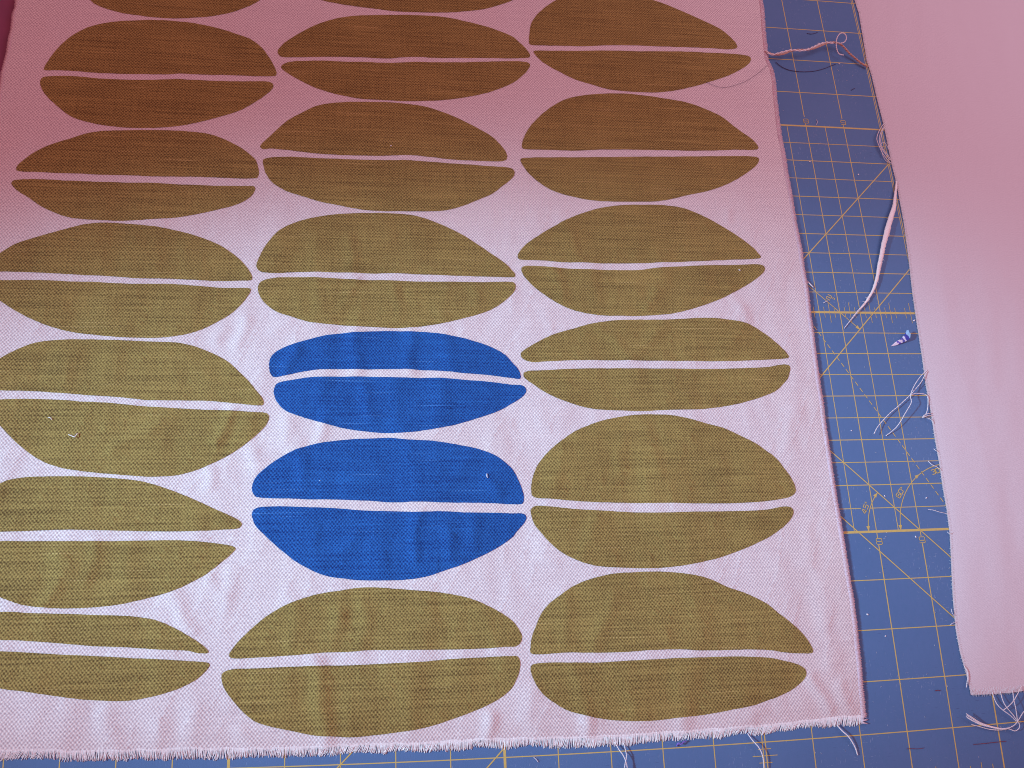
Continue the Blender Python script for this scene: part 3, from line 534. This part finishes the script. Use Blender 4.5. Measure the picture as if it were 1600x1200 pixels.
# right edge: crushed crosswise yarn ends with loose fuzz
tb = Tubes(); yy = -3.75
while yy < 16:
    x1 = float(Rx(np.array(yy))); z0 = float(h_cloth(np.array([x1-.09]), np.array([yy]))[0])
    l = .015+.03*random.random()**2; dy = random.uniform(-.035, .035)
    z1 = float(h_cloth(np.array([x1-.012]), np.array([yy]))[0])
    tb.add([((x1-.11)*IN, yy*IN, z0+.00002), ((x1-.05)*IN, (yy+dy*.4)*IN, z0*.93+.0001), ((x1-.005)*IN, (yy+dy*.8)*IN, z1+.0001), ((x1+l*.7)*IN, (yy+dy)*IN, z1*.55), ((x1+l)*IN, (yy+dy*1.2)*IN, z1*.2)], random.uniform(.00015, .00023), 4, taper=.4)
    yy += random.uniform(.013, .024)
o = tb.done('side_fringe', M_SELV, fab); o['kind'] = 'stuff'
tb = Tubes(); yy = 9.0
while yy < 16:
    x1 = float(Lx(np.array(yy))); dy = random.uniform(-.03, .03); z0 = float(h_cloth(np.array([x1+.09]), np.array([yy]))[0])
    tb.add([((x1+.10)*IN, yy*IN, z0), ((x1+.03)*IN, (yy+dy*.5)*IN, z0*.7), ((x1-.02)*IN, (yy+dy)*IN, .0002)], .0002, 4, taper=.3); yy += random.uniform(.02, .032)
o = tb.done('side_fringe', M_SELV, fab); o['kind'] = 'stuff'
thread('loose_thread', [(1308,1133),(1316,1142),(1325,1150),(1332,1160),(1337,1170),(1340,1180)], [.9,1.6,1.4,.9,.5], parent=fab, r=.00027, fuzz=14, label='short curved thread at the bottom right corner')
thread('loose_thread', [(961,1160),(967,1171),(973,1179),(978,1190),(981,1205)], [.6,1.6,2.2,2.4,2.5], parent=fab, r=.0002, label='left one of two crossing threads under the fringe')
thread('loose_thread', [(974,1160),(977,1171),(979,1181),(977,1192),(975,1205)], [.6,1.4,2.0,2.6,3.0], parent=fab, r=.0002, label='right one of two crossing threads under the fringe')
thread('loose_thread', [(1168,1146),(1176,1157),(1185,1167),(1191,1179),(1193,1190),(1194,1206)], [.6,1.7,2.2,2.2,2.0], parent=fab, r=.00022, label='thread curving down from the fringe')

# ------------------------------------------------------------------ plain fabric on the right
PL_PX = [(1336,0),(1342.5,20),(1347.5,50),(1355,95),(1362.5,117),(1370,150),(1379,185),(1384,207),(1389,232),(1394,257),(1400,280),(1404,300),(1412.5,345),(1420,400),(1426,455),(1432.5,500),(1437.5,532),(1442.5,565),(1447,600),(1455,642),(1461,682),(1469,727),(1474,762),(1480,795),(1485,835),(1487,875),(1488,900),(1490,937),(1494,982),(1501,1020),(1509,1047),(1515,1070),(1518,1086)]
pw = at(PL_PX, .0009); po = np.argsort(pw[:,1])
def PLx(y): return np.interp(y, pw[po,1], pw[po,0])
def PRx(y): return 19.0+0*y
pbw = at([(1518,1086),(1550,1085),(1587,1081),(1620,1077),(1660,1072)], .0008)
def PBy(x): return np.interp(x, pbw[:,0], pbw[:,1]) + .006*vn(x*7, x*0+6.)
def h_plain(x, y):
    x = np.asarray(x, float); y = np.asarray(y, float); d = x-PLx(y); db = y-PBy(x)
    h = .0019+.0007*vn(x*.45+2, y*.16+5)+.00026*vn(x*1.0+.5*y*.3+12, y*.3+3)+.00016*vn(x*2.6-y*.5, y*.8+2)+.00004*vn(x*6, y*5)
    h = h + .0003*np.exp(-((x-10.75-.05*np.sin(y))/.28)**2)*sst(-3,0,y)*(1-sst(6,9,y))
    e = 1-np.exp(-np.clip(d, 0, 9)/.34); ed = 1-np.exp(-np.clip(db, 0, 9)/.35)
    return .00055+(h-.0004)*e*(.25+.75*ed)
pf = empty('plain_fabric', (14*IN, 5*IN, 0), 'plain unprinted pink cotton piece along the right side, loose threads at its bottom corner', 'fabric')
sheet('cloth', PLx, PRx, PBy, 16.5, 120, 300, h_plain, M_PLAIN, pf, thick=.0003)
tb = Tubes(); yy = -3.3
while yy < 16:
    x1 = float(PLx(np.array(yy))); l = .008+.03*random.random()**3; dy = random.uniform(-.03, .03)
    tb.add([((x1+.05)*IN, yy*IN, .0008), (x1*IN, (yy+dy*.3)*IN, .0007), ((x1-l)*IN, (yy+dy)*IN, .0004)], .0001, 3, taper=.4); yy += random.uniform(.012, .04)
o = tb.done('side_fringe', M_THREAD, pf); o['kind'] = 'stuff'
tb = Tubes(); xx = float(PLx(np.array(-3.35)))+.03
while xx < 13.5:
    yb = float(PBy(np.array(xx))); z0 = float(h_plain(np.array([xx]), np.array([yb+.08]))[0]); l = .012+.03*random.random(); dx = random.uniform(-.015, .015)
    tb.add([(xx*IN, (yb+.10+random.uniform(-.04,.05))*IN, z0+.0001), ((xx+dx*.5)*IN, (yb+.02)*IN, .0009), ((xx+dx)*IN, (yb-l)*IN, .0004)], .00010, 4, taper=.2); xx += random.uniform(.02, .034)
o = tb.done('bottom_fringe', M_THREAD, pf); o['kind'] = 'stuff'
# threads caught in its left edge
tt = lambda px, zs, label, r=.00019, **k: thread('loose_thread', px, zs, r=r, parent=pf, label=label, **k)
tt([(1385,190),(1378,197),(1372,208),(1370,218),(1374,229),(1378,238),(1386,249),(1392,255)], [.8,1.4,1.8,1.8,1.4,.9], 'outer strand of the looped bunch at the left edge', r=.00021)
tt([(1386,192),(1380,199),(1375,210),(1374,220),(1377,231),(1383,240),(1390,250)], [.9,1.8,2.2,1.8,.9], 'middle strand of the looped bunch', r=.00021)
tt([(1384,197),(1379,203),(1377,212),(1376,222),(1379,232),(1387,242),(1393,252)], [.9,1.6,1.8,1.4,.9], 'inner strand of the looped bunch', r=.00021)
tt([(1389,234),(1386,228),(1382,223),(1377,224),(1376,227)], [.9,2.2,2.6,2.2], 'small hook inside the looped bunch', r=.00014)
tt([(1377,232),(1379,242),(1384,251),(1390,254)], [1.0,1.6,1.6,.9], 'lowest strand of the looped bunch', r=.00014)
tt([(1449,578),(1443,583),(1436,591),(1430,600),(1425,610),(1422.5,619),(1424,628),(1419,638),(1413,648),(1408,657),(1400,668),(1392,675),(1384,681)], [1,1.6,2.4,3.4,4.0,3.4,2.4,1.2,.5], 'right one of two long twisted threads', turns=520)
tt([(1450,580),(1446,584),(1440,596),(1432,606),(1424,615),(1415,624),(1403,635),(1390,646),(1376,661),(1370,669),(1365.5,678)], [1,1.6,2.0,1.8,1.4,1.2,1.4,2.2,2.4], 'left one of two long twisted threads', turns=260)
tt([(1424,617),(1431,614.5),(1438,615),(1445,616),(1449,619),(1450,628),(1449,640),(1446,648),(1442,652)], [2.4,2.0,1.6,1.4,1.2,1.4,1.4], 'thread turning back along the left edge', r=.00021)
tt([(1455,645.5),(1449,646.5),(1444,649),(1441,652)], [1.2,2.0,1.8,1.2], 'short crosswise thread end', r=.00018)
tt([(1456,649),(1449,649.5),(1444,651.5),(1441,653)], [1.0,1.6,1.4,1.0], 'short crosswise thread end below the first', r=.00018)
tt([(1459,662),(1456,657),(1452,654),(1448,653)], [1,1.5,1.5,1.2], 'small curl at the edge', r=.00015)
tt([(1471,735),(1463,729),(1456,726),(1450,720)], [1,1.5,1.5,1.0], 'slanting thread near the angle marks', r=.00015)
tt([(1482,803),(1475,801.5),(1468,800),(1458,797),(1450,796)], [1,1.2,1.4,1.0,.6], 'thin wavy thread under the angle marks', r=.00013)
tt([(1466,706),(1462,704),(1459,701)], [1,1.5,1.2], 'tiny curl above the angle marks', r=.00014)
tt([(1489,832),(1484,834),(1480,831)], [1,1.2,1.0], 'tiny curl beside the heavy line', r=.00013)
tt([(1491,962),(1488,958),(1486,951)], [1,1.6,1.2], 'tiny thread end on the lower edge', r=.00013)
tt([(1494,973),(1489,973.5),(1484,977)], [1,1.6,1.0], 'tiny thread end on the lower edge, below the other', r=.00013)
tt([(1506,1040),(1511,1048),(1512,1058),(1511,1066),(1510,1074)], [1,1.5,1.6,1.2], 'short straight thread beside the lower corner', r=.0002)
# bottom tangle
bt = [
 ([(1550,1080),(1553,1090),(1557,1099),(1564,1107),(1572,1113),(1580,1119),(1588,1127)], [1,1.6,2.2,2.4,2.0,1.6], 'long thread sweeping right from the hem'),
 ([(1563,1080),(1566,1092),(1570,1101),(1576,1109),(1583,1117),(1589,1126)], [1,2.0,3.0,3.0,2.0], 'thread bending down from the hem'),
 ([(1582,1078),(1584,1093),(1587,1107),(1589,1120),(1590,1128)], [1,2.4,3.4,3.0,2.0], 'straight thread hanging from the hem'),
 ([(1596,1072),(1590,1084),(1583,1096),(1575,1104),(1567,1110)], [1.6,3,3.4,3,2.4], 'thread crossing back to the left'),
 ([(1606,1106),(1598,1114),(1592,1124),(1586,1132),(1577,1137),(1566,1139)], [3,3,2.4,1.8,1.2], 'thread entering the knot from the right'),
 ([(1589,1126),(1593,1132),(1592,1138),(1586,1142),(1577,1139),(1568,1138)], [1.8,2.0,1.8,1.4,1.2], 'loop at the right end of the tassel'),
]
for px, zs, lab in bt: tt(px, zs, lab, r=.00019)
for k, (dy0, dx0) in enumerate([(0,0),(2.4,1),(4.6,0),(6.5,2),(17,8)]):
    px = [(1509.5+dx0,1115+dy0),(1519+dx0*.8,1121+dy0*.9),(1532,1129+dy0*.62-k*.3),(1546,1134+dy0*.45-k*.4),(1558,1137+dy0*.18),(1568,1138.5+dy0*.05-k*.2),(1577,1137+k*.3)]
    if k == 4: px = [(1518,1132),(1530,1135),(1542,1138.5),(1556,1140.5),(1567,1140),(1577,1138)]
    tt(px, [3.0-.3*k,2.6-.3*k,1.7,1.1,.8,.8] if k < 4 else [.6,.7,.8,.9], 'strand %s of the tassel under the corner' % ('nearest the top','second from the top','middle','second from the bottom','lowest')[k], r=.0002)
# frayed strip torn along the left edge
C = [(1401,283,3),(1400,296,4),(1398.5,310,5),(1397.5,322,6.5),(1394,334,8),(1390.5,346,9),(1387,358,9.5),(1384,370,8.5),(1381,382,8),(1378.5,394,7.5),(1376,406,7),(1373.5,418,6.5),(1371.5,430,5.5),(1368.5,442,5),(1364,454,4.5),(1358.5,464,4),(1351.5,474,3.2),(1344,483,2.6)]
cz = np.interp(range(len(C)), [0,4,8,12,17], [1.2,2.6,2.2,1.8,1.2])*.001
ctr = at([(a, b_) for a, b_, _ in C], cz)*IN
cc = smooth(np.c_[ctr, cz, [c[2] for c in C]], 6, False); T = np.gradient(cc[:,:2], axis=0); T /= np.linalg.norm(T, axis=1)[:,None]
V = []; F = []
for i, (c, t) in enumerate(zip(cc, T)):
    n = np.array([-t[1], t[0]]); wd = c[3]*.36e-3/2; j1 = RNG.uniform(-.00022, .00022); j2 = RNG.uniform(-.00022, .00022)
    for sgn, dz in ((1, 0), (.33, .00022), (-.33, .00028), (-1, 0)):
        jj = j1 if sgn == 1 else (j2 if sgn == -1 else 0); V.append((c[0]+n[0]*(wd*sgn+jj), c[1]+n[1]*(wd*sgn+jj), c[2]+dz))
    for sgn in (-1, 1): V.append((c[0]+n[0]*wd*sgn*.95, c[1]+n[1]*wd*sgn*.95, c[2]-.0003))
for i in range(len(cc)-1):
    a = i*6; b_ = a+6
    for k in range(6): k2 = (k+1) % 6; F.append((a+k, b_+k, b_+k2, a+k2))
o = mesh('frayed_strip', V, F, M_THREAD, pf); o['label'] = 'narrow frayed strip hanging from the left edge'
tb = Tubes(); Vn = np.array(V)
for _ in range(26):
    i = random.randrange(10, len(cc)-4); sgn = random.choice((-1, 1)); n = np.array([-T[i][1], T[i][0]])*sgn; wd = cc[i][3]*.17e-3
    p0 = np.array([cc[i][0]+n[0]*wd*.7, cc[i][1]+n[1]*wd*.7, cc[i][2]]); e = np.array([n[0]+T[i][0]*random.uniform(.3,1.6), n[1]+T[i][1]*random.uniform(.3,1.6), random.uniform(-.1,.3)])*random.uniform(.0006,.0013)
    tb.add([p0, p0+e*.6, p0+e], .00007, 3)
mesh('strip_fuzz', tb.V, tb.F, M_THREAD, pf)['kind'] = 'stuff'
tt([(1351,473),(1345,480),(1339,487),(1332,496),(1326,504),(1319,513)], [1.6,1.4,1.0,.7,.4], 'twisted thread at the tip of the frayed strip', r=.00020, turns=300)
tt([(1350,477),(1344,483),(1337,491),(1330,500)], [1.5,1.2,.9,.6], 'second thread at the tip of the frayed strip', r=.00018, turns=300)

# ------------------------------------------------------------------ loose things lying about
tw = [(1196,80),(1201,82.5),(1208,85),(1216,85.5),(1225,84),(1236,79.5),(1247,78),(1258,78),(1270,76),(1282,71.5),(1292,67.5),(1302,66.3),(1311,68),(1318,73),(1326,82),(1335,90),(1346,99),(1356,104.5)]
zz = [2.2,2.8,4.2,5.0,4.5,4.8,4.2,2.0,1.6]
yr = empty('tangled_yarn', (at([(1275,78)])[0][0]*IN, at([(1275,78)])[0][1]*IN, 0), 'fuzzy tan and white yarn with a small loop, bridging the gap between the fabrics', 'yarn')
tb = Tubes(); ply(tb, path(tw, zz, .0004), .00052, 3, 150, amp=.7, fuzz=60); tb.done('tan_strand', M_TAN, yr)
tb = Tubes(); ply(tb, path([(a, b_-1.0+2.2*math.sin(i*1.25)) for i, (a, b_) in enumerate(tw[:12])], [z+.5 for z in zz[:6]], .0004), .00042, 2, 180, amp=.8, fuzz=50); tb.done('white_strand', M_THREAD, yr)
tb = Tubes(); ply(tb, path([(1318,86),(1311,84),(1307.5,77),(1306.5,69),(1307,62),(1310,55),(1315,51.5),(1320,53),(1322.5,59),(1320,65),(1314,67.5),(1308,67)], [3,4.5,6,7,6,4.8], .0003), .0003, 2, 420, fuzz=20); tb.done('looped_strand', M_THREAD, yr)
ON_CLOTH[0] = True; thread('dark_thread_and_shadow', [(1103,128),(1112,132),(1124,136),(1137,136),(1152,132),(1165,127),(1178,119),(1190,110),(1200,101)], [1.9,2.1,2.1,2.2,2.4,2.2], r=.00009, mat_=M_DARK, label='thread shadow modelled as a hair-thin dark strand curving over the printed fabric beside its upper right edge', fuzz=0); ON_CLOTH[0] = False  # shadow arc on the cloth, laid in as a dark strand
thread('dark_thread_and_shadow', [(1212,97),(1221,104),(1232,109),(1246,111.5),(1260,112),(1275,110.5),(1288,107),(1298,103),(1306,100)], [.5,.4,.3,.3,.3,.4], r=.0002, mat_=M_DARK, label='yarn shadow modelled as a dark strand in a shallow arc on the mat below the tangled yarn', fuzz=4)  # soft shadow below the yarn, drawn as a dark strand
thread('dark_thread_and_shadow', [(1261,52),(1267,53),(1273,52),(1278,50)], [.3,.3,.3], r=.00018, mat_=M_DARK, label='short dark thread on the mat above the tangled yarn', fuzz=2)
thread('dark_thread_and_shadow', [(1330,141),(1333,139),(1336,138)], [.3,.4,.3], r=.0002, mat_=M_DARK, label='tiny black thread snippet under the upper end of the double line', fuzz=0)
thread('violet_thread', [(1057,1166),(1060,1161),(1064,1163),(1068,1159),(1072,1158)], [.6,1.2,1.4,1.0], r=.0003, mat_=M_VIOLET, label='small violet thread knot poking out beneath the bottom fringe', fuzz=10)
thread('red_thread', [(1417,1170),(1424,1169.5),(1434,1170),(1444,1168.5)], [.25,.3,.25], r=.00012, mat_=M_RED, label='thin dark red thread on the mat near the bottom frame edge', fuzz=2)
thread('red_thread', [(1461,1079),(1465,1078.5),(1469,1079)], [.3,.35,.3], r=.0002, mat_=M_RED, label='tiny dark red snippet between the fabrics, left of the plain corner', fuzz=3)
thread('red_thread', [(1521,1163),(1534,1162),(1548,1160.5),(1562,1159),(1572,1158)], [.25,.3,.25], r=.00016, mat_=M_RED, label='long dark red thread on the mat below the tassel', fuzz=2)
thread('white_snippet', [(1262,440),(1265,443),(1268,446),(1271,449)], [.6,1.1,1.0,.5], r=.0003, label='short thick white thread snippet against the printed edge, near the 2 inch mark', fuzz=3, cat='thread snippet')
thread('white_snippet', [(1286,473.5),(1290,471.5),(1294,470)], [.4,.8,.5], r=.00015, label='pale thread snippet just below the 2 inch mark', fuzz=3, cat='thread snippet')
thread('white_snippet', [(1276,187),(1277,191),(1275.5,195)], [.3,.5,.3], r=.00015, label='faint white snippet between the upper numerals 8 and 9', fuzz=1, cat='thread snippet')
thread('white_snippet', [(834,1183),(838,1187),(841,1191)], [.3,.5,.3], r=.00014, label='fine white snippet on the mat strip along the bottom of the picture', fuzz=2, cat='thread snippet')
ON_CLOTH[0] = True; thread('white_snippet', [(107,679),(112,681),(117,682.5),(120,678),(122,677)], [1.9,2.3,2.6,2.3,2.0], r=.00018, label='curled white snippet on the leftmost large olive oval', fuzz=5, cat='thread snippet'); ON_CLOTH[0] = False
ON_CLOTH[0] = True; thread('white_snippet', [(75,652),(79,653),(81,656)], [1.8,2.3,2.0], r=.00016, label='tiny white snippet just above the curled one on the left olive oval', fuzz=3, cat='thread snippet'); ON_CLOTH[0] = False
ON_CLOTH[0] = True; thread('white_snippet', [(761,740),(760.5,743),(762,746.5)], [1.9,2.4,2.0], r=.0002, label='white snippet on the lower blue oval, right side', fuzz=2, cat='thread snippet'); ON_CLOTH[0] = False
def speck(px, r, z, label, mat_=None):
    c = at([px], z)[0]*IN; V = []; F = []; R_ = 7
    for i in range(5):
        ph = math.pi*(i+.5)/5
        for k in range(R_):
            a = 2*math.pi*k/R_; q = r*random.uniform(.6, 1.3)
            q *= .72; V.append((q*math.sin(ph)*math.cos(a)*1.8, q*math.sin(ph)*math.sin(a), r*.5+r*.45*math.cos(ph)))
    for i in range(4):
        for k in range(R_): k2 = (k+1) % R_; F.append((i*R_+k, i*R_+R_+k, i*R_+R_+k2, i*R_+k2))
    F.append(tuple(range(R_))); F.append(tuple(range(4*R_, 5*R_))[::-1])
    o = mesh('lint_speck', V, F, mat_ or M_LINT); o.location = (c[0], c[1], z); o.rotation_euler = (0, 0, random.uniform(0, 6))
    tag(o, label, 'lint')
hz = lambda px: .00018+float(h_cloth(*[np.array([q]) for q in at([px], .0016)[0]])[0])
speck((611,228), .00045, hz((611,228)), 'white lint dot on the olive oval in the middle column near the top')
speck((1155,422), .0005, hz((1155,422)), 'pale lint dot near the right tip of an olive oval')
speck((500,751), .00022, hz((500,751)), 'minute white dot on the left half of the lower blue oval')
speck((1355,960), .00055, 0, 'bright white lint on the mat beside the lower right of the printed fabric')
speck((1383,994), .0004, 0, 'small white lint on the mat, lower than the bright one')
speck((1430.5,839), .0005, 0, 'white lint left of the lower numeral 9')
speck((1447,778), .0005, 0, 'white lint between the 60 degree arc and the plain fabric')
speck((1382,775), .0004, 0, 'faint lint touching the diagonal by the 45 degree arc')
speck((1311,100), .00045, 0, 'white lint right end of the dark shadow arc')
speck((1428,501), .0006, 0, 'white lint against the plain fabric on the ticked ruler line')
speck((1341,273), .0005, 0, 'white fluff near the top end of the diagonal line')
speck((1265,253), .0005, 0, 'white fluff on the grid just below the upper numeral 8')
speck((1330,673), .0004, 0, 'lint on the mat beside the printed fabric edge')
# dust: far too small and many to pick apart
tb = Tubes()
for _ in range(200):
    q = (random.uniform(1190, 1530), random.uniform(0, 1200)); c = at([q])[0]*IN; a = random.uniform(0, 6.28); l = random.uniform(.0002, .0007)
    tb.add([(c[0], c[1], .0001), (c[0]+l*math.cos(a), c[1]+l*math.sin(a), .00022), (c[0]+l*1.7*math.cos(a+.5), c[1]+l*1.7*math.sin(a+.5), .0001)], random.uniform(.00003, .00007), 3)
o = mesh('mat_dust', tb.V, tb.F, M_LINT); tag(o, 'fine white dust and fibres scattered over the cutting mat', 'dust', kind='stuff')
# patterned scrap
m, nt, b = newmat('blue_patterned_scrap'); g = G(nt)
tc = nt.nodes.new('ShaderNodeTexCoord'); sp = nt.nodes.new('ShaderNodeSeparateXYZ'); nt.links.new(tc.outputs['Object'], sp.inputs[0])
s_ = g.m('ADD', g.m('MULTIPLY', sp.outputs[0], 100), g.m('MULTIPLY', sp.outputs[1], 62))
nz = g.noise(g.m('MULTIPLY', sp.outputs[0], 380), g.m('MULTIPLY', sp.outputs[1], 380), 3.0, 2)
s_ = g.m('ADD', s_, g.m('MULTIPLY', g.m('SUBTRACT', nz, .5), .55))
cr = nt.nodes.new('ShaderNodeValToRGB'); cr.color_ramp.interpolation = 'CONSTANT'; e = cr.color_ramp.elements
e[0].position = 0; e[0].color = (.75,.7,.85,1); e[1].position = .1; e[1].color = (.10,.06,.5,1)
for p_, c_ in ((.2,(.70,.66,.84,1)),(.34,(.10,.10,.42,1)),(.46,(.66,.68,.88,1)),(.58,(.05,.05,.38,1)),(.76,(.30,.55,.85,1)),(.90,(.10,.22,.6,1))):
    el = e.new(p_); el.color = c_
nt.links.new(g.rng(s_, -.65, .65, 0, 1), cr.inputs[0]); nt.links.new(cr.outputs[0], b.inputs['Base Color']); b.inputs['Roughness'].default_value = .9
out = [(1392,541,.3),(1399,534.5,.9),(1407,529.5,1.2),(1411,525.5,1.8),(1416,521.5,2.4),(1417,516,3.0),(1419.5,515.5,3.2),(1420.5,519,3.2),(1423,521.5,3.0),(1422,529,2.4),(1418,532,1.6),(1409,536,.9),(1400,539.5,.5)]
zs = np.array([o_[2] for o_ in out])*.001; xy = at([(a, b_) for a, b_, _ in out], zs)*IN; ctr = xy.mean(0)
V = [(x_-ctr[0], y_-ctr[1], z_) for (x_, y_), z_ in zip(xy, zs)]+[(x_-ctr[0], y_-ctr[1], z_-.0003) for (x_, y_), z_ in zip(xy, zs)]+[(0, 0, .0019), (0, 0, .0012)]
n = len(out); F = []
for i in range(n):
    j = (i+1) % n; F += [(j, i, n*2), (n+i, n+j, n*2+1), (i, j, n+j, n+i)]
o = mesh('fabric_scrap', V, F, m, flat=True); o.location = (ctr[0], ctr[1], 0)
tag(o, 'tiny pointed scrap of blue and white patterned fabric on the mat', 'fabric scrap')
